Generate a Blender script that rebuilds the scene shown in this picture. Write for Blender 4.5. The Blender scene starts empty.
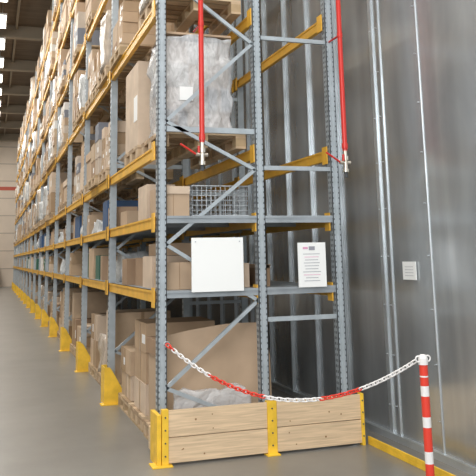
import bpy, math, random
from mathutils import Vector, Matrix, noise
random.seed(7)
S=bpy.context.scene
S.view_settings.view_transform='Standard'
S.view_settings.look='None'

# ---------------------------------------------------------------- materials
def mat(name, col, rough=0.6, metal=0.0, var=0.0, vscale=4.0, bump=0.0, bscale=30.0, island=0.0, ramp=None, stretch=None, emit=None, detail=4, dist=0.0, alpha=None, streak=0.0):
    m=bpy.data.materials.new(name); m.use_nodes=True
    nt=m.node_tree; N=nt.nodes; L=nt.links
    b=N['Principled BSDF']
    b.inputs['Base Color'].default_value=(*col,1); b.inputs['Roughness'].default_value=rough
    b.inputs['Metallic'].default_value=metal
    tc=N.new('ShaderNodeTexCoord'); mp=N.new('ShaderNodeMapping'); L.new(tc.outputs['Object'],mp.inputs[0])
    if stretch: mp.inputs['Scale'].default_value=stretch
    last=None
    if ramp:
        g=N.new('ShaderNodeNewGeometry'); r=N.new('ShaderNodeValToRGB'); r.color_ramp.interpolation='CONSTANT'
        while len(r.color_ramp.elements)<len(ramp): r.color_ramp.elements.new(0.5)
        for i,c in enumerate(ramp):
            r.color_ramp.elements[i].position=i/len(ramp); r.color_ramp.elements[i].color=(*c,1)
        L.new(g.outputs['Random Per Island'],r.inputs[0]); last=r.outputs[0]
    def scaled(last,vec,scale,var,detail,dist):
        n=N.new('ShaderNodeTexNoise'); n.inputs['Scale'].default_value=scale; n.inputs['Detail'].default_value=detail; n.inputs['Distortion'].default_value=dist
        L.new(vec,n.inputs['Vector'])
        mr=N.new('ShaderNodeMapRange'); mr.inputs[1].default_value=0.3; mr.inputs[2].default_value=0.7
        mr.inputs[3].default_value=1-var; mr.inputs[4].default_value=1+var
        L.new(n.outputs['Fac'],mr.inputs[0])
        mx=N.new('ShaderNodeVectorMath'); mx.operation='SCALE'
        if last: L.new(last,mx.inputs[0])
        else: mx.inputs[0].default_value=col
        L.new(mr.outputs[0],mx.inputs['Scale']); return mx.outputs[0]
    if var>0: last=scaled(last,mp.outputs[0],vscale,var,detail,dist)
    if streak>0:
        mp2=N.new('ShaderNodeMapping'); mp2.inputs['Scale'].default_value=(1,3.2,.22); L.new(tc.outputs['Object'],mp2.inputs[0])
        last=scaled(last,mp2.outputs[0],1.0,streak,3,.8)
    if last: L.new(last,b.inputs['Base Color'])
    if bump>0:
        n2=N.new('ShaderNodeTexNoise'); n2.inputs['Scale'].default_value=bscale; n2.inputs['Detail'].default_value=3; n2.inputs['Distortion'].default_value=dist
        L.new(mp.outputs[0],n2.inputs['Vector'])
        bp=N.new('ShaderNodeBump'); bp.inputs['Strength'].default_value=bump; bp.inputs['Distance'].default_value=0.02
        L.new(n2.outputs['Fac'],bp.inputs['Height']); L.new(bp.outputs[0],b.inputs['Normal'])
    if alpha is not None: b.inputs['Alpha'].default_value=alpha
    if emit:
        b.inputs['Emission Color'].default_value=(*col,1); b.inputs['Emission Strength'].default_value=emit
    return m

M={}
M['steel']=mat('rack_steel_galvanised',(0.40,0.445,0.47),0.42,0.22,var=.12,vscale=9)
M['hole']=mat('dark_slot',(0.07,0.075,0.08),0.8)
M['yellow']=mat('beam_yellow',(0.78,0.43,0.05),0.45,var=.12,vscale=6)
M['guard']=mat('guard_yellow',(0.85,0.53,0.04),0.5,var=.15,vscale=8)
M['deck']=mat('deck_galvanised',(0.34,0.37,0.39),0.4,0.4,var=.15,vscale=5)
M['timber']=mat('timber_pine',(0.70,0.52,0.33),0.6,var=.17,vscale=5,stretch=(0.7,4,16),bump=.15,bscale=20,dist=.4)
M['knot']=mat('timber_knot',(0.30,0.16,0.07),0.7)
M['pallet']=mat('pallet_wood',(0.40,0.28,0.16),0.8,ramp=[(.52,.38,.24),(.42,.30,.17),(.56,.42,.27),(.36,.25,.15)],var=.15,vscale=8)
M['card']=mat('cardboard',(0.42,0.28,0.17),0.8,ramp=[(.46,.32,.20),(.38,.26,.155),(.50,.36,.235),(.33,.215,.13),(.46,.34,.23),(.60,.47,.35)],var=.10,vscale=5)
M['cardL']=mat('cardboard_light',(0.48,0.345,0.23),0.75,var=.1,vscale=3)
M['tape']=mat('packing_tape',(0.34,0.22,0.12),0.3)
M['mix']=mat('mixed_cartons',(0.5,0.4,0.3),0.7,ramp=[(.44,.31,.20),(.66,.63,.58),(.50,.37,.24),(.74,.72,.68),(.36,.24,.15),(.55,.46,.37),(.2,.21,.24),(.66,.61,.54)],var=.10,vscale=5)
M['wrap']=mat('stretch_wrap_white',(0.58,0.59,0.585),0.17,var=.30,vscale=6,bump=.8,bscale=9,stretch=(1.8,1.8,.8),dist=1.2)
M['wrapB']=mat('stretch_wrap_over_cartons',(0.50,0.42,0.34),0.17,var=.26,vscale=6,bump=.7,bscale=9,stretch=(1.8,1.8,.8),dist=1.2)
M['label']=mat('white_label',(0.85,0.85,0.83),0.6)
M['film']=mat('clear_film',(0.85,0.85,0.85),0.12,bump=1.0,bscale=12,dist=1.5,alpha=.45)
M['filmW']=mat('creased_stretch_film',(0.80,0.81,0.82),0.13,bump=1.0,bscale=10,dist=1.8,stretch=(1.6,1.6,.8),alpha=.58,var=.2,vscale=8)
M['white']=mat('white_board',(0.88,0.89,0.87),0.5)
M['ink']=mat('print_ink',(0.30,0.30,0.34),0.7)
M['inkp']=mat('print_pink',(0.7,0.35,0.5),0.7)
M['red']=mat('red_paint',(0.62,0.03,0.02),0.35)
M['redpl']=mat('red_plastic',(0.78,0.055,0.03),0.4)
M['whitepl']=mat('white_plastic',(0.86,0.84,0.82),0.4)
M['brass']=mat('valve_nickel',(0.55,0.5,0.42),0.3,0.8)
M['metal']=mat('galvanised_sheet',(0.53,0.56,0.575),0.25,0.68,var=.17,vscale=1.5,stretch=(1,1,.55),bump=.16,bscale=1.7,detail=9,dist=.8,streak=.12)
M['seam']=mat('galvanised_trim',(0.58,0.62,0.64),0.32,0.6,var=.15,vscale=3)
M['wire']=mat('mesh_wire',(0.5,0.53,0.55),0.35,0.6)
M['lamp']=mat('lamp_tube',(1,.95,.80),emit=9)
M['lampbody']=mat('lamp_housing',(.5,.5,.5),.4)
M['ceil']=mat('roof_deck',(0.16,0.115,0.075),0.8,var=.2,vscale=.8,stretch=(1,6,1))
M['truss']=mat('roof_steel',(0.28,0.23,0.165),0.6)
M['wall']=mat('far_wall_panel',(0.70,0.59,0.48),0.7,var=.08,vscale=.6)
M['wallL']=mat('wall_panel_light',(0.6,0.6,0.58),0.7,var=.08,vscale=.6)
M['redstripe']=mat('red_stripe',(0.5,0.1,0.06),0.6)
M['joint']=mat('panel_joint',(0.45,0.38,0.32),0.8)
M['greenp']=mat('green_plastic',(0.03,0.13,0.09),0.4)
M['bluep']=mat('blue_plastic',(0.04,0.1,0.22),0.4)

m=bpy.data.materials.new('concrete_floor'); m.use_nodes=True
N=m.node_tree.nodes; L=m.node_tree.links; b=N['Principled BSDF']
tc=N.new('ShaderNodeTexCoord'); n=N.new('ShaderNodeTexNoise'); n.inputs['Scale'].default_value=.9; n.inputs['Detail'].default_value=9; n.inputs['Roughness'].default_value=.65
L.new(tc.outputs['Object'],n.inputs['Vector'])
r=N.new('ShaderNodeValToRGB'); r.color_ramp.elements[0].position=.3; r.color_ramp.elements[0].color=(.175,.168,.153,1)
r.color_ramp.elements[1].position=.72; r.color_ramp.elements[1].color=(.245,.236,.216,1)
L.new(n.outputs['Fac'],r.inputs[0]); L.new(r.outputs[0],b.inputs['Base Color']); b.inputs['Roughness'].default_value=.32
M['floor']=m

# ---------------------------------------------------------------- mesh builder
class MB:
    def __init__(s): s.v=[]; s.f=[]; s.mi=[]; s.mats=[]; s.smooth=[]
    def _m(s,k):
        if k not in s.mats: s.mats.append(k)
        return s.mats.index(k)
    def add(s,vs,fs,k,sm=False):
        o=len(s.v); s.v+= [tuple(v) for v in vs]; i=s._m(k)
        for f in fs: s.f.append([o+a for a in f]); s.mi.append(i); s.smooth.append(sm)
    def box(s,x0,x1,y0,y1,z0,z1,k,rot=0.0,tf=None):
        vs=[(x,y,z) for z in (z0,z1) for y in (y0,y1) for x in (x0,x1)]
        if rot:
            cx,cy=(x0+x1)/2,(y0+y1)/2; c,sn=math.cos(rot),math.sin(rot)
            vs=[(cx+(x-cx)*c-(y-cy)*sn, cy+(x-cx)*sn+(y-cy)*c, z) for x,y,z in vs]
        if tf: vs=[tuple(tf@Vector(v)) for v in vs]
        s.add(vs,[(0,2,3,1),(4,5,7,6),(0,1,5,4),(2,6,7,3),(0,4,6,2),(1,3,7,5)],k)
    def bar(s,a,b,w,h,k,up=(0,1,0)):
        a=Vector(a);b=Vector(b);d=(b-a).normalized();u=Vector(up);r=d.cross(u).normalized();u=r.cross(d)
        vs=[p+r*(w/2*i)+u*(h/2*j) for p in (a,b) for j in (-1,1) for i in (-1,1)]
        s.add(vs,[(0,2,3,1),(4,5,7,6),(0,1,5,4),(2,6,7,3),(0,4,6,2),(1,3,7,5)],k)
    def cyl(s,a,b,r,k,n=16,r2=None):
        a=Vector(a);b=Vector(b);d=(b-a).normalized()
        t=Vector((1,0,0)) if abs(d.x)<.9 else Vector((0,1,0))
        u=d.cross(t).normalized();w=d.cross(u); r2=r if r2 is None else r2
        vs=[a+(u*math.cos(2*math.pi*i/n)+w*math.sin(2*math.pi*i/n))*r for i in range(n)]+[b+(u*math.cos(2*math.pi*i/n)+w*math.sin(2*math.pi*i/n))*r2 for i in range(n)]
        s.add(vs,[(i,(i+1)%n,n+(i+1)%n,n+i) for i in range(n)],k,True)
        s.add(vs[:n],[tuple(range(n))],k); s.add(vs[n:],[tuple(range(n))],k)
    def torus(s,mat4,L_,W,r,k,n=14,m=6):
        vs=[];fs=[]
        for i in range(n):
            t=2*math.pi*i/n; hx=(L_-W)/2
            c=Vector((math.copysign(hx,math.cos(t))*(1 if abs(math.cos(t))>.25 else abs(math.cos(t))/.25)+W/2*math.cos(t), W/2*math.sin(t),0))
            rad=Vector((math.cos(t),math.sin(t),0))
            for j in range(m):
                a=2*math.pi*j/m
                vs.append(mat4@(c+rad*math.cos(a)*r+Vector((0,0,1))*math.sin(a)*r))
        for i in range(n):
            for j in range(m):
                fs.append((i*m+j,((i+1)%n)*m+j,((i+1)%n)*m+(j+1)%m,i*m+(j+1)%m))
        s.add(vs,fs,k,True)
    def lumpy(s,x0,x1,y0,y1,z0,z1,k,n=6,amp=.03,seed=0,taper=0.0,freq=3.1):
        idx={};vs=[];fs=[]
        def P(i,j,l):
            key=(i,j,l)
            if key in idx: return idx[key]
            u,v,w=i/n,j/n,l/n
            p=Vector((x0+(x1-x0)*u,y0+(y1-y0)*v,z0+(z1-z0)*w))
            q=noise.noise_vector(p*freq+Vector((seed*3.3,seed,0)))*amp
            c=Vector(((x0+x1)/2,(y0+y1)/2,p.z))
            p=c+(p-c)*(1-taper*w)
            e=max(0,abs(u-.5)*2+abs(v-.5)*2-1.6)
            p=c+(p-c)*(1-.12*e)
            if l==0:q.z=0
            idx[key]=len(vs);vs.append(p+q);return idx[key]
        for a in range(n):
            for b_ in range(n):
                for e in (0,n):
                    q=[P(e,a,b_),P(e,a+1,b_),P(e,a+1,b_+1),P(e,a,b_+1)]
                    fs.append(q if e==n else q[::-1])
                    q=[P(a,e,b_),P(a+1,e,b_),P(a+1,e,b_+1),P(a,e,b_+1)]
                    fs.append(q[::-1] if e==n else q)
                    q=[P(a,b_,e),P(a+1,b_,e),P(a+1,b_+1,e),P(a,b_+1,e)]
                    fs.append(q if e==n else q[::-1])
        s.add(vs,fs,k,True)
    def obj(s,name,parent=None,bevel=0):
        me=bpy.data.meshes.new(name); me.from_pydata(s.v,[],s.f)
        for k in s.mats: me.materials.append(M[k])
        me.polygons.foreach_set('material_index',s.mi); me.polygons.foreach_set('use_smooth',s.smooth)
        me.update(); o=bpy.data.objects.new(name,me); S.collection.objects.link(o)
        if parent: o.parent=parent
        if bevel:
            bv=o.modifiers.new('b','BEVEL'); bv.width=bevel; bv.segments=2; bv.limit_method='ANGLE'
        return o
def empty(name):
    e=bpy.data.objects.new(name,None); S.collection.objects.link(e); return e

# ---------------------------------------------------------------- dims
H=1.67
Y0=6.5; BAY=2.8; NB=15
XA,XB,XC=1.43,2.36,3.13
PW=.080
XW=3.60; YFAR=54; ZC=10.4
LV=[1.34,1.99,2.63,3.97,5.30,6.60,7.90]

# room
b=MB(); b.box(-8,8,-8,YFAR+.3,-.2,0,'floor'); b.obj('floor')
b=MB(); b.box(-8,4.2,-8,YFAR+.3,ZC,ZC+.2,'ceil')
b.obj('ceiling')
b=MB()
for i in range(12):
    y=-2+i*5
    b.box(-8,XW,y-.12,y+.12,ZC-.5,ZC-.42,'truss'); b.box(-8,XW,y-.03,y+.03,ZC-.42,ZC,'truss')
for x in [-6+1.1*i for i in range(9)]:
    b.box(x-.04,x+.04,-6,YFAR,ZC-.14,ZC,'truss')
b.obj('roof_beams_1')  # crosswise roof beams and lengthwise purlins under the roof deck
b=MB(); b.box(-8,XW,YFAR,YFAR+.2,0,ZC,'wall')
for z in (1.2,2.4,3.6,4.8,6.0,7.2,8.4,9.6): b.box(-8,XW,YFAR-.012,YFAR,z-.03,z+.03,'joint')
b.box(-8,XW,YFAR-.02,YFAR,6.55,6.80,'redstripe')
b.obj('wall_far')
b=MB(); b.box(-8.2,-8,-8,YFAR,0,ZC,'wallL'); b.obj('wall_left')

b=MB(); b.box(XW,XW+.15,-2,YFAR,0,ZC,'metal')
seams=[]
yy=7.3
while yy<50: seams.append(yy); yy+=.75 if yy<14 else 2.5
for i,y in enumerate(seams):
    b.box(XW-.035,XW,y-.012,y+.012,0,ZC,'seam')
    b.box(XW-.012,XW,y-.03,y+.03,0,ZC,'seam')
b.box(XW-.012,XW,5.30,6.36,0,ZC,'metal')
b.box(XW-.024,XW,3.2,5.32,0,ZC,'metal')
b.box(XW-.018,XW,6.42,6.48,0,ZC,'seam')
b.box(XW-.024,XW,6.27,6.29,0,ZC,'seam')
b.cyl((XW-.014,5.60,0),(XW-.014,5.60,ZC),.010,'seam',10)
b.box(XW-.05,XW,-2,YFAR,0,.06,'seam')
for y in (5.64,6.33,6.45):
    z=.3
    while z<6:
        b.cyl((XW-.030,y,z),(XW-.01,y,z),.005,'seam',8); z+=.45
b.obj('wall_right')

# ---------------------------------------------------------------- rack
rack=empty('pallet_rack')
ZT=8.9
up=MB()
ys=[Y0+BAY*i for i in range(NB+1)]
def upright(x,y,detail):
    w=PW/2
    if detail:
        up.box(x-w,x+w,y-.035,y-.029,0,ZT,'steel')
        up.box(x-w,x-w+.006,y-.035,y+.05,0,ZT,'steel'); up.box(x+w-.006,x+w,y-.035,y+.05,0,ZT,'steel')
        up.box(x-.016,x+.016,y-.043,y-.035,0,ZT,'steel')
        up.box(x-w-.03,x+w+.03,y-.07,y+.08,0,.012,'steel')
        z=.25
        while z<6:
            for sx in (-1,1):
                up.box(x+sx*.029-.004,x+sx*.029+.004,y-.037,y-.0355,z,z+.016,'hole')
            for sx in (-1,1):
                e=x+sx*w
                up.box(e-.001,e+.001,y-.012,y+.002,z,z+.024,'hole')
                up.box(e-.001,e+.001,y+.022,y+.036,z,z+.024,'hole')
            z+=.05
    else:
        up.box(x-w,x+w,y-.035,y+.045,0,ZT,'steel')
        z=.25
        while z<8 and y<24:
            up.box(x-w-.001,x-w+.001,y-.02,y-.008,z,z+.03,'hole')
            up.box(x-w-.001,x-w+.001,y+.015,y+.03,z,z+.03,'hole'); z+=.07
for i,y in enumerate(ys):
    for x in (XA,XB,XC): upright(x,y,i==0)
up.obj('uprights',rack)
br=MB()
for i,y in enumerate(ys):
    nodes=[('R',.22),('L',.58),('R',1.28),('L',1.79),('R',2.47),('L',2.90),('R',3.69),('L',4.30),('R',5.0),('L',5.7),('R',6.4),('L',7.1),('R',7.8)]
    for a,c in zip(nodes,nodes[1:]):
        pa=(XA+.04 if a[0]=='L' else XB-.04,y,a[1]); pc=(XA+.04 if c[0]=='L' else XB-.04,y,c[1])
        br.bar(pa,pc,.032,.03,'steel')
    for z in (.15,2.83,5.5,8.3): br.bar((XA,y,z),(XB,y,z),.05,.03,'steel')
    for z in (.15,1.11,2.49,3.76,5.0,6.3): br.bar((XB,y,z),(XC,y,z),.04,.03,'steel')
br.obj('braces',rack)
bm_=MB()
def beam(x,ya,yb,z,h=.10,t=.045,side=-1):
    bm_.box(x-t/2,x+t/2,ya+.05,yb-.05,z-h/2,z+h/2,'yellow')
    bm_.box(x-t/2-.008,x+t/2+.008,ya+.05,yb-.05,z+h/2-.02,z+h/2,'yellow')
    bm_.box(x+side*.047-.005,x+side*.047+.005,ya-.015,ya+.09,z-h/2-.04,z+h/2+.03,'yellow')
    bm_.box(x+side*.047-.005,x+side*.047+.005,yb-.09,yb+.03,z-h/2-.04,z+h/2+.03,'yellow')
for i in range(NB):
    for z in LV:
        beam(XA-.02,ys[i],ys[i+1],z)
        if i<9: beam(XB,ys[i],ys[i+1],z); beam(XC-.02,ys[i],ys[i+1],z)
bm_.obj('beams',rack)
dk=MB()
for i in range(NB):
    for z in LV[:2]:
        dk.box(XA-.01,XB-.03,ys[i]-.03,ys[i+1]-.05,z+.03,z+.052,'deck')
        dk.box(XB+.03,XC-.01,ys[i]-.03,ys[i+1]-.05,z+.03,z+.052,'deck')
        for j in range(4):
            y=ys[i]-.02+j*.9
            dk.box(XA,XC-.02,y,y+.03,z-.012,z+.03,'deck')
dk.obj('shelf_decks',rack)

for i,y in enumerate(ys):
    if i==0: continue
    g=MB(); x0=XA-.09
    prof=[(x0,0),(x0+.28,0),(x0+.28,.03),(x0+.08,.38),(x0+.05,.42),(x0,.42)]
    n=len(prof)
    for (p,q) in ((y-.165,y-.150),(y+.10,y+.115)):
        vs=[(a,p,c) for a,c in prof]+[(a,q,c) for a,c in prof]
        g.add(vs,[tuple(range(n)),tuple(range(2*n-1,n-1,-1))]+[(k,k+n,(k+1)%n+n,(k+1)%n) for k in range(n)],'guard')
    g.box(x0-.012,x0,y-.165,y+.115,0,.42,'guard')
    g.box(x0-.05,x0+.28,y-.20,y-.05,0,.01,'guard')
    g.obj('column_guard')

# ---------------------------------------------------------------- timber kick boards
k=MB()
yb0,yb1=6.33,6.36
for xa,xb in ((XA+.015,XB-.04),(XB+.05,3.22)):
    for za,zb in ((.02,.215),(.222,.43)):
        k.box(xa,xb,yb0,yb1,za,zb,'timber')
        for q in range(3):
            kx=random.uniform(xa+.08,xb-.08); kz=random.uniform(za+.03,zb-.03)
            k.cyl((kx,yb0-.001,kz),(kx,yb0+.002,kz),random.uniform(.005,.009),'knot',10)
k.box(XA-.03,XA,yb1,6.9,.02,.21,'timber')
def bracket(xa,xb):
    k.box(xa,xb,yb0-.012,yb1+.02,0,.44,'guard')
    for z in (.08,.18,.28,.38): k.cyl(((xa+xb)/2,yb0-.018,z),((xa+xb)/2,yb0-.01,z),.007,'hole',8)
bracket(XA-.035,XA+.020); bracket(XB-.04,XB+.045); bracket(3.215,3.245)
k.box(XA-.075,XA-.04,6.33,6.60,0,.40,'guard'); k.box(XA-.12,XA+.05,6.28,6.44,0,.012,'guard')
k.box(XB-.06,XB+.06,6.28,6.44,0,.012,'guard')
k.obj('timber_kickboard',bevel=.003)

f=MB(); f.box(3.28,3.36,4.75,6.34,0,.035,'guard'); f.box(3.28,3.295,4.75,6.34,.035,.07,'guard')
f.obj('floor_edge_rail',bevel=.003)

# ---------------------------------------------------------------- signs
s_=MB(); s_.box(1.685,2.165,6.425,6.440,1.375,1.845,'white')
for x in (1.72,2.13): s_.cyl((x,6.42,1.81),(x,6.425,1.81),.006,'wire',8)
s_.bar((1.72,6.44,1.84),(1.72,6.46,1.84),.02,.02,'wire')
s_.obj('blank_sign_board')
s_=MB(); s_.box(2.70,2.98,6.43,6.440,1.385,1.79,'white')
s_.box(2.81,2.87,6.427,6.430,1.72,1.755,'ink')
for i in range(10):
    z=1.685-i*.027; w=random.uniform(.05,.10)
    s_.box(2.835-w,2.835+w,6.428,6.430,z-.0025,z+.0025,'ink' if i not in (1,7) else 'inkp')
s_.box(2.75,2.80,6.427,6.430,1.73,1.75,'inkp')
s_.obj('notice_board')
s_=MB(); s_.box(XW-.03,XW-.022,5.84,6.06,1.44,1.60,'white')
for i in range(4): s_.box(XW-.032,XW-.030,5.88,6.02,1.475+i*.026,1.478+i*.026,'ink')
s_.obj('wall_notice')

# ---------------------------------------------------------------- red pipes + valves
def pipe(x,y,zb,name):
    p=MB()
    p.cyl((x,y,zb),(x,y,9.6),.023,'red',20)
    for z in (zb+.02,4.4): p.cyl((x,y,z),(x,y,z+.05),.029,'red',20)
    p.cyl((x,y,zb-.05),(x,y,zb),.020,'brass'); p.cyl((x,y,zb-.09),(x,y,zb-.05),.034,'brass',8)
    p.cyl((x,y,zb-.17),(x,y,zb-.09),.022,'brass'); p.cyl((x,y,zb-.20),(x,y,zb-.17),.032,'brass',8)
    p.cyl((x,y,zb-.25),(x,y,zb-.20),.016,'hole')
    p.cyl((x-.06,y,zb-.11),(x+.05,y,zb-.11),.017,'brass')
    p.cyl((x-.20,y-.01,zb-.02),(x-.05,y,zb-.11),.009,'red')
    p.cyl((x-.045,y-.05,zb-.04),(x-.045,y-.05,zb-.10),.011,'red')
    p.cyl((x,y,3.76),(x,Y0-.03,3.76),.010,'red'); p.cyl((x,y,3.74),(x,y,3.78),.027,'red')
    p.obj(name)
pipe(1.735,6.22,2.67,'sprinkler_drop_pipe'); pipe(3.125,6.22,2.63,'sprinkler_drop_pipe')

# ---------------------------------------------------------------- barrier post + chain
px,py=2.985,4.86
p=MB()
p.cyl((px,py,0),(px,py,.03),.14,'hole',28,.12)
bands=[(.03,.22,'redpl'),(.22,.30,'whitepl'),(.30,.46,'redpl'),(.46,.53,'whitepl'),(.53,.67,'redpl'),(.67,.74,'whitepl'),(.74,.80,'redpl'),(.80,.81,'whitepl'),(.81,.885,'redpl')]
for a,c,kk in bands: p.cyl((px,py,a),(px,py,c),.030,kk,24)
p.cyl((px,py,.885),(px,py,.93),.034,'whitepl',24); p.cyl((px,py,.93),(px,py,.955),.034,'whitepl',24,.018)
p.torus(Matrix.Translation((px-.035,py,.925))@Matrix.Rotation(math.pi/2,4,'X'),.05,.04,.006,'whitepl')
p.torus(Matrix.Translation((px+.035,py,.925))@Matrix.Rotation(math.pi/2,4,'X'),.05,.04,.006,'whitepl')
p.obj('barrier_post')
ch=MB()
A=Vector((XA+.03,6.42,.95)); B=Vector((px-.05,py+.02,.91)); sag=.355
pts=[]
for i in range(401):
    t=i/400; q=A.lerp(B,t); q.z-=sag*4*t*(1-t); pts.append(q)
Ls=[0]
for i in range(400): Ls.append(Ls[-1]+(pts[i+1]-pts[i]).length)
tot=Ls[-1]; nl=62; step=tot/nl; j=0
for i in range(nl):
    d=(i+.5)*step
    while Ls[j+1]<d: j+=1
    q=pts[j].lerp(pts[j+1],(d-Ls[j])/(Ls[j+1]-Ls[j])); t=(pts[min(j+3,400)]-pts[max(j-3,0)]).normalized()
    u=Vector((0,0,1)); u=(u-t*u.dot(t)).normalized(); w=t.cross(u)
    R=Matrix((t,u,w)).transposed().to_4x4()
    R=Matrix.Translation(q)@R@Matrix.Rotation((math.pi/4 if i%2 else -math.pi/4),4,'X')
    fr=i/nl
    kk='whitepl' if (fr<.20 or .42<fr<.64 or fr>.79) else 'redpl'
    if fr<.03: kk='redpl'
    ch.torus(R,step*1.42,.029,.0055,kk,12,6)
ch.torus(Matrix.Translation(A+Vector((-.0,.01,.0)))@Matrix.Rotation(math.pi/2,4,'X'),.05,.04,.005,'wire')
ch.obj('barrier_chain')

# ---------------------------------------------------------------- goods
def pallet(g,x0,x1,y0,y1,z,full=True):
    n=6 if full else 3
    w=(y1-y0)
    for i in range(n):
        a=y0+(w-.10)*i/(n-1); g.box(x0,x1,a,a+.10,z+.122,z+.144,'pallet')
    for i in range(3):
        a=x0+(x1-x0-.10)*i/2
        g.box(a,a+.10,y0,y1,z+.100,z+.122,'pallet')
        g.box(a,a+.10,y0,y1,z,z+.022,'pallet')
        for j in range(3):
            c=y0+(w-.12)*j/2; g.box(a,a+.10,c,c+.12,z+.022,z+.100,'pallet')
def stack(g,x0,x1,y0,y1,z,h,k='card',nx=2,ny=2,nz=3,jit=.02,tape=True,gap=.004):
    dx=(x1-x0)/nx;dy=(y1-y0)/ny;dz=h/nz
    for c in range(nz):
        for a in range(nx):
            for b_ in range(ny):
                if c==nz-1 and nz>1 and random.random()<.15: continue
                jx,jy=random.uniform(-jit,jit)*.5,random.uniform(-jit,jit)*.5
                X0,X1,Y_0,Y_1=x0+a*dx+gap+jx,x0+(a+1)*dx-gap+jx,y0+b_*dy+gap+jy,y0+(b_+1)*dy-gap+jy
                g.box(X0,X1,Y_0,Y_1,z+c*dz+.002,z+(c+1)*dz-.002,k)
                if tape and a==0:
                    ym=(Y_0+Y_1)/2
                    if random.random()<.6: g.box(X0-.002,X0,ym-.02,ym+.02,z+c*dz+.002+dz*.0,z+(c+1)*dz-.002,'tape')
                    if random.random()<.5: g.box(X0-.003,X0,Y_0+.04,Y_0+.04+dy*.25,z+c*dz+dz*.3,z+c*dz+dz*.6,'label')
                if tape and b_==0 and random.random()<.5:
                    xm=(X0+X1)/2; g.box(xm-.02,xm+.02,Y_0-.002,Y_0,z+c*dz+.002,z+(c+1)*dz-.002,'tape')
def wrapped(g,x0,x1,y0,y1,z,h,kk,n,seed):
    g.lumpy(x0,x1,y0,y1,z,z+h,kk,n=n,amp=.05,seed=seed,freq=4.5)
    g.box(x0+.08,x0+(x1-x0)*.55,y0+.06,y0+(y1-y0)*.55,z+h*.9,z+h*1.05,'mix')
def load(g,x0,x1,y0,y1,z,h,detail=1):
    r=random.random()
    if r<.32:
        stack(g,x0,x1,y0,y1,z,h,'card',random.choice((1,2)),random.choice((1,2,3)),random.choice((2,3,4)),tape=detail>0)
    elif r<.62:
        stack(g,x0,x1,y0,y1,z,h,'mix',2,random.choice((2,3)),random.choice((3,4,5)),tape=detail>0)
    elif r<.90:
        kk=random.choice(('wrap','wrap','wrapB'))
        wrapped(g,x0,x1,y0,y1,z,h,kk,9 if detail else 4,random.random()*50)
        if random.random()<.5: g.box(x0-.025,x0-.020,y0+.25,y0+.42,z+h*.5,z+h*.5+.2,'label')
    else:
        g.box(x0+.02,x1-.02,y0+.01,y1-.01,z,z+h*.75,'cardL'); g.box(x0+.005,x1-.005,y0,y1,z+h*.75-.12,z+h*.75,'card')
        
for i in range(NB):
    for li,z in enumerate(LV):
        if li in (0,1): continue
        g=MB(); zb=z+.055
        nxt=LV[li+1]-.07 if li+1<len(LV) else z+1.45
        for j in range(3):
            ya=ys[i]+.12+j*.87; yb_=ya+.80
            if i==0 and li==2 and j==0: continue
            if random.random()<.08: continue
            off=random.uniform(-.07,.02)
            pallet(g,XA-.04+off,XB-.10+off,ya,yb_,zb,full=(i<3))
            h=random.uniform(.55,.97)*(nxt-zb-.16)
            if random.random()<.2: h*=.6
            e=random.uniform(-.02,.05)
            if i==0 and li==2:
                stack(g,XA-.03+off,XB-.12+off,ya+.02,yb_-.02,zb+.146,(.90 if j==1 else 1.0),'card',1,1,1 if j==1 else 3)
            else: load(g,XA-.04+off+e,XB-.12+off,ya+.02,yb_-.02,zb+.146,h,1 if i<6 else 0)
        g.obj('pallet_load_row')
    for li in (0,1):
        z=LV[li]+.054; g=MB(); y=ys[i]+ (1.15 if i==0 else .12)
        while y<ys[i+1]-.35:
            w=random.uniform(.22,.5); h=random.uniform(.18,.46)
            if random.random()<.82:
                x0=XA+random.uniform(-.02,.12); kk=random.choice(('card','mix','mix','wrap','cardL','card','greenp' if li==0 else 'bluep'))
                if kk=='wrap': g.lumpy(x0,x0+.5,y,y+w,z,z+h*.8,'wrap',n=6,amp=.06,seed=y,taper=.15,freq=6)
                elif random.random()<.4 and h>.3:
                    stack(g,x0,x0+.5,y,y+w,z,h,kk,1,1,2)
                else: g.box(x0,x0+random.uniform(.3,.6),y,y+w,z,z+h,kk,rot=random.uniform(-.12,.12))
            y+=w+random.uniform(.06,.16)
        g.obj('carton_row')
    g=MB()
    for j in range(3):
        ya=ys[i]+.20+j*.80; yb_=ya+.76
        if i==0 and j==0: continue
        if i>0 and random.random()<.12: continue
        pallet(g,XA+.05,XB-.1,ya+(.1 if i==0 and j==1 else 0),yb_,0.0,full=(i<3))
        h=random.uniform(.45,.98)
        if i==0 or random.random()<.7: stack(g,XA+.08,XB-.12,ya+.12,yb_-.02,.146,h,'card',1,random.choice((1,2)),random.choice((2,3)))
        else: g.lumpy(XA+.08,XB-.12,ya+.12,yb_-.02,.146,.146+h,'wrapB',n=6,amp=.06,seed=i*3+j,freq=5)
    g.obj('pallet_load_row')

# bay 0 feature: cartons under creased stretch film
g=MB(); pallet(g,XA+.0,XB-.08,6.62,7.44,LV[2]+.055)
zt=LV[2]+.055+.146
random.seed(21)
stack(g,XA+.09,XB-.22,6.69,7.38,zt,.90,'mix',3,2,4,jit=.02)
g.lumpy(XA+.06,XB-.18,6.65,7.43,zt,zt+.93,'filmW',n=24,amp=.045,seed=3,freq=7)
g.box(XA+.06,XB-.2,6.66,7.38,zt+.955,zt+.975,'cardL')
g.box(XA+.20,XA+.33,6.612,6.615,zt+.30,zt+.43,'label')
g.obj('wrapped_pallet_load')

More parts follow.
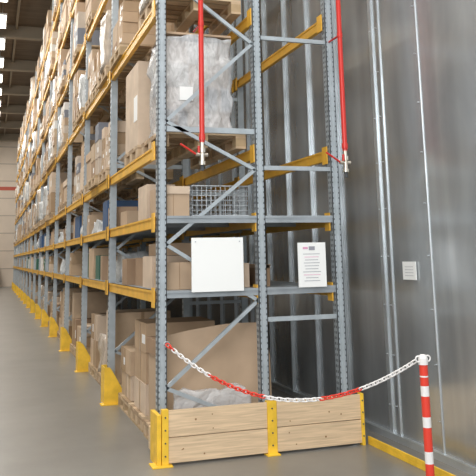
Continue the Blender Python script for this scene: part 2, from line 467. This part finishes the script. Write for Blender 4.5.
g=MB(); pallet(g,XA+.04,XB-.06,6.80,7.48,0)
g.box(XA+.08,XB-.09,6.84,7.44,.15,.90,'cardL')
g.box(XA+.06,XB-.07,6.82,7.46,.78,.92,'card')
g.obj('large_carton_on_pallet')
g=MB()
n=32; pr=[]
for i_ in range(n+1):
    t=i_/n; z=.98+.09*math.sin(math.pi*.5*min(1,t*1.4))
    if t>.86: z-=.30*(1-math.sqrt(max(0,1-((t-.86)/.14)**2)))
    pr.append((XA+.05+t*1.02,z))
W=lambda i_: .015*math.sin(i_*.35)
vs=[(x,6.67+W(i_),.03) for i_,(x,z) in enumerate(pr)]+[(x,6.72+W(i_),z) for i_,(x,z) in enumerate(pr)]
fs=[(a,a+1,n+1+a+1,n+1+a) for a in range(n)]
g.add(vs,fs,'cardL',True)
g.add([(x,y+.008,z) for x,y,z in vs],fs,'cardL',True)
g.obj('cardboard_sheet')
g=MB(); g.lumpy(XA+.10,XB-.10,6.55,6.62,.02,.54,'film',n=16,amp=.05,seed=9,taper=.1,freq=9); g.obj('crumpled_stretch_film')

z=LV[0]+.054
g=MB()
g.box(1.47,1.78,6.62,7.0,z,z+.24,'cardL'); g.box(1.80,2.22,6.58,7.0,z,z+.30,'card'); g.box(1.46,1.9,7.05,7.5,z,z+.30,'card')
g.box(1.62,1.625,6.617,6.62,z,z+.24,'tape'); g.box(1.99,2.03,6.577,6.58,z,z+.30,'tape')
g.box(1.52,2.0,7.05,7.5,z+.305,z+.42,'cardL')
g.box(2.22,2.30,6.66,7.5,z,z+.22,'card')
g.obj('carton_group')
g=MB(); g.box(2.45,2.52,6.7,7.6,z,z+.2,'card'); g.box(2.445,2.525,6.7,7.6,z+.17,z+.205,'cardL'); g.obj('flat_carton')
z=LV[1]+.054
g=MB(); g.box(1.44,1.70,6.55,7.05,z,z+.27,'cardL'); g.box(1.55,1.555,6.547,6.55,z,z+.27,'tape')
g.box(1.44,1.70,6.535,6.549,z+.20,z+.268,'card')
g.box(1.42,1.70,7.1,7.55,z,z+.34,'card')
g.obj('carton_group')
g=MB(); x0,x1,ya,yb_,h=1.73,2.27,6.56,7.05,.27
def wl(a,c,r=.003): g.cyl(a,c,r,'wire',6)
for zc in (0,.045,.09,.135,.18,.225,h):
    r=.006 if zc in (0,h) else .003
    for a,c in (((x0,ya),(x1,ya)),((x0,yb_),(x1,yb_)),((x0,ya),(x0,yb_)),((x1,ya),(x1,yb_))):
        wl((a[0],a[1],z+.006+zc),(c[0],c[1],z+.006+zc),r)
for i_ in range(13):
    x=x0+(x1-x0)*i_/12
    wl((x,ya,z+.006),(x,ya,z+h)); wl((x,yb_,z+.006),(x,yb_,z+h)); wl((x,ya,z+.006),(x,yb_,z+.006))
for i_ in range(12):
    y=ya+(yb_-ya)*i_/11
    wl((x0,y,z+.006),(x0,y,z+h)); wl((x1,y,z+.006),(x1,y,z+h))
g.obj('wire_basket')
g=MB(); stack(g,-1.0,.55,YFAR-1.6,YFAR-.4,.15,1.5,'card',2,2,2); pallet(g,-1,.55,YFAR-1.6,YFAR-.4,0); g.obj('carton_stack')

# ---------------------------------------------------------------- lamps
lt=MB()
for i in range(18):
    y=3+i*2.8
    lt.box(-.06,.22,y-.75,y+.75,ZC-.70,ZC-.64,'lampbody'); lt.box(-.03,.19,y-.7,y+.7,ZC-.715,ZC-.70,'lamp')
    lt.cyl((.08,y,ZC-.64),(.08,y,ZC),.01,'wire',6)
lt.obj('ceiling_lamp_row')
def area(name,loc,rot,sx,sy,e,col=(1,1,1)):
    l=bpy.data.lights.new(name,'AREA'); l.shape='RECTANGLE'; l.size=sx; l.size_y=sy; l.energy=e; l.color=col
    o=bpy.data.objects.new(name,l); S.collection.objects.link(o); o.location=loc; o.rotation_euler=rot; return o
def aim(o,t): o.rotation_euler=(Vector(t)-o.location).to_track_quat('-Z','Y').to_euler()
area('aisle_light',(-1.8,28,9.2),(0,math.radians(-25),0),2,46,2800,(1,.97,.92))
o=area('dock_daylight',(-3.5,-3,4.5),(0,0,0),5,4,600,(.98,.985,1)); aim(o,(2.2,8,1.8))
o=area('overhead_light',(1.2,1.5,9.3),(0,0,0),4,5,460,(1,.98,.95))

w=bpy.data.worlds.new('world'); S.world=w; w.use_nodes=True
w.node_tree.nodes['Background'].inputs[0].default_value=(.90,.95,1,1); w.node_tree.nodes['Background'].inputs[1].default_value=.95

# ---------------------------------------------------------------- camera
f_=740.
dY=Vector((-248,-143,-f_)).normalized()
dZ=Vector((-79,3968,-f_)); dZ=(dZ-dY*dZ.dot(dY)).normalized()
dX=dY.cross(dZ).normalized()
Mx=Matrix((dX,dY,dZ)).to_4x4(); Mx.translation=Vector((0,0,H))
cd=bpy.data.cameras.new('camera'); c=bpy.data.objects.new('camera',cd); S.collection.objects.link(c)
c.matrix_world=Mx; cd.sensor_width=36; cd.lens=f_/476*36
cd.shift_x=0.0; cd.shift_y=-(238-119)/476.0
cd.clip_end=200
S.camera=c
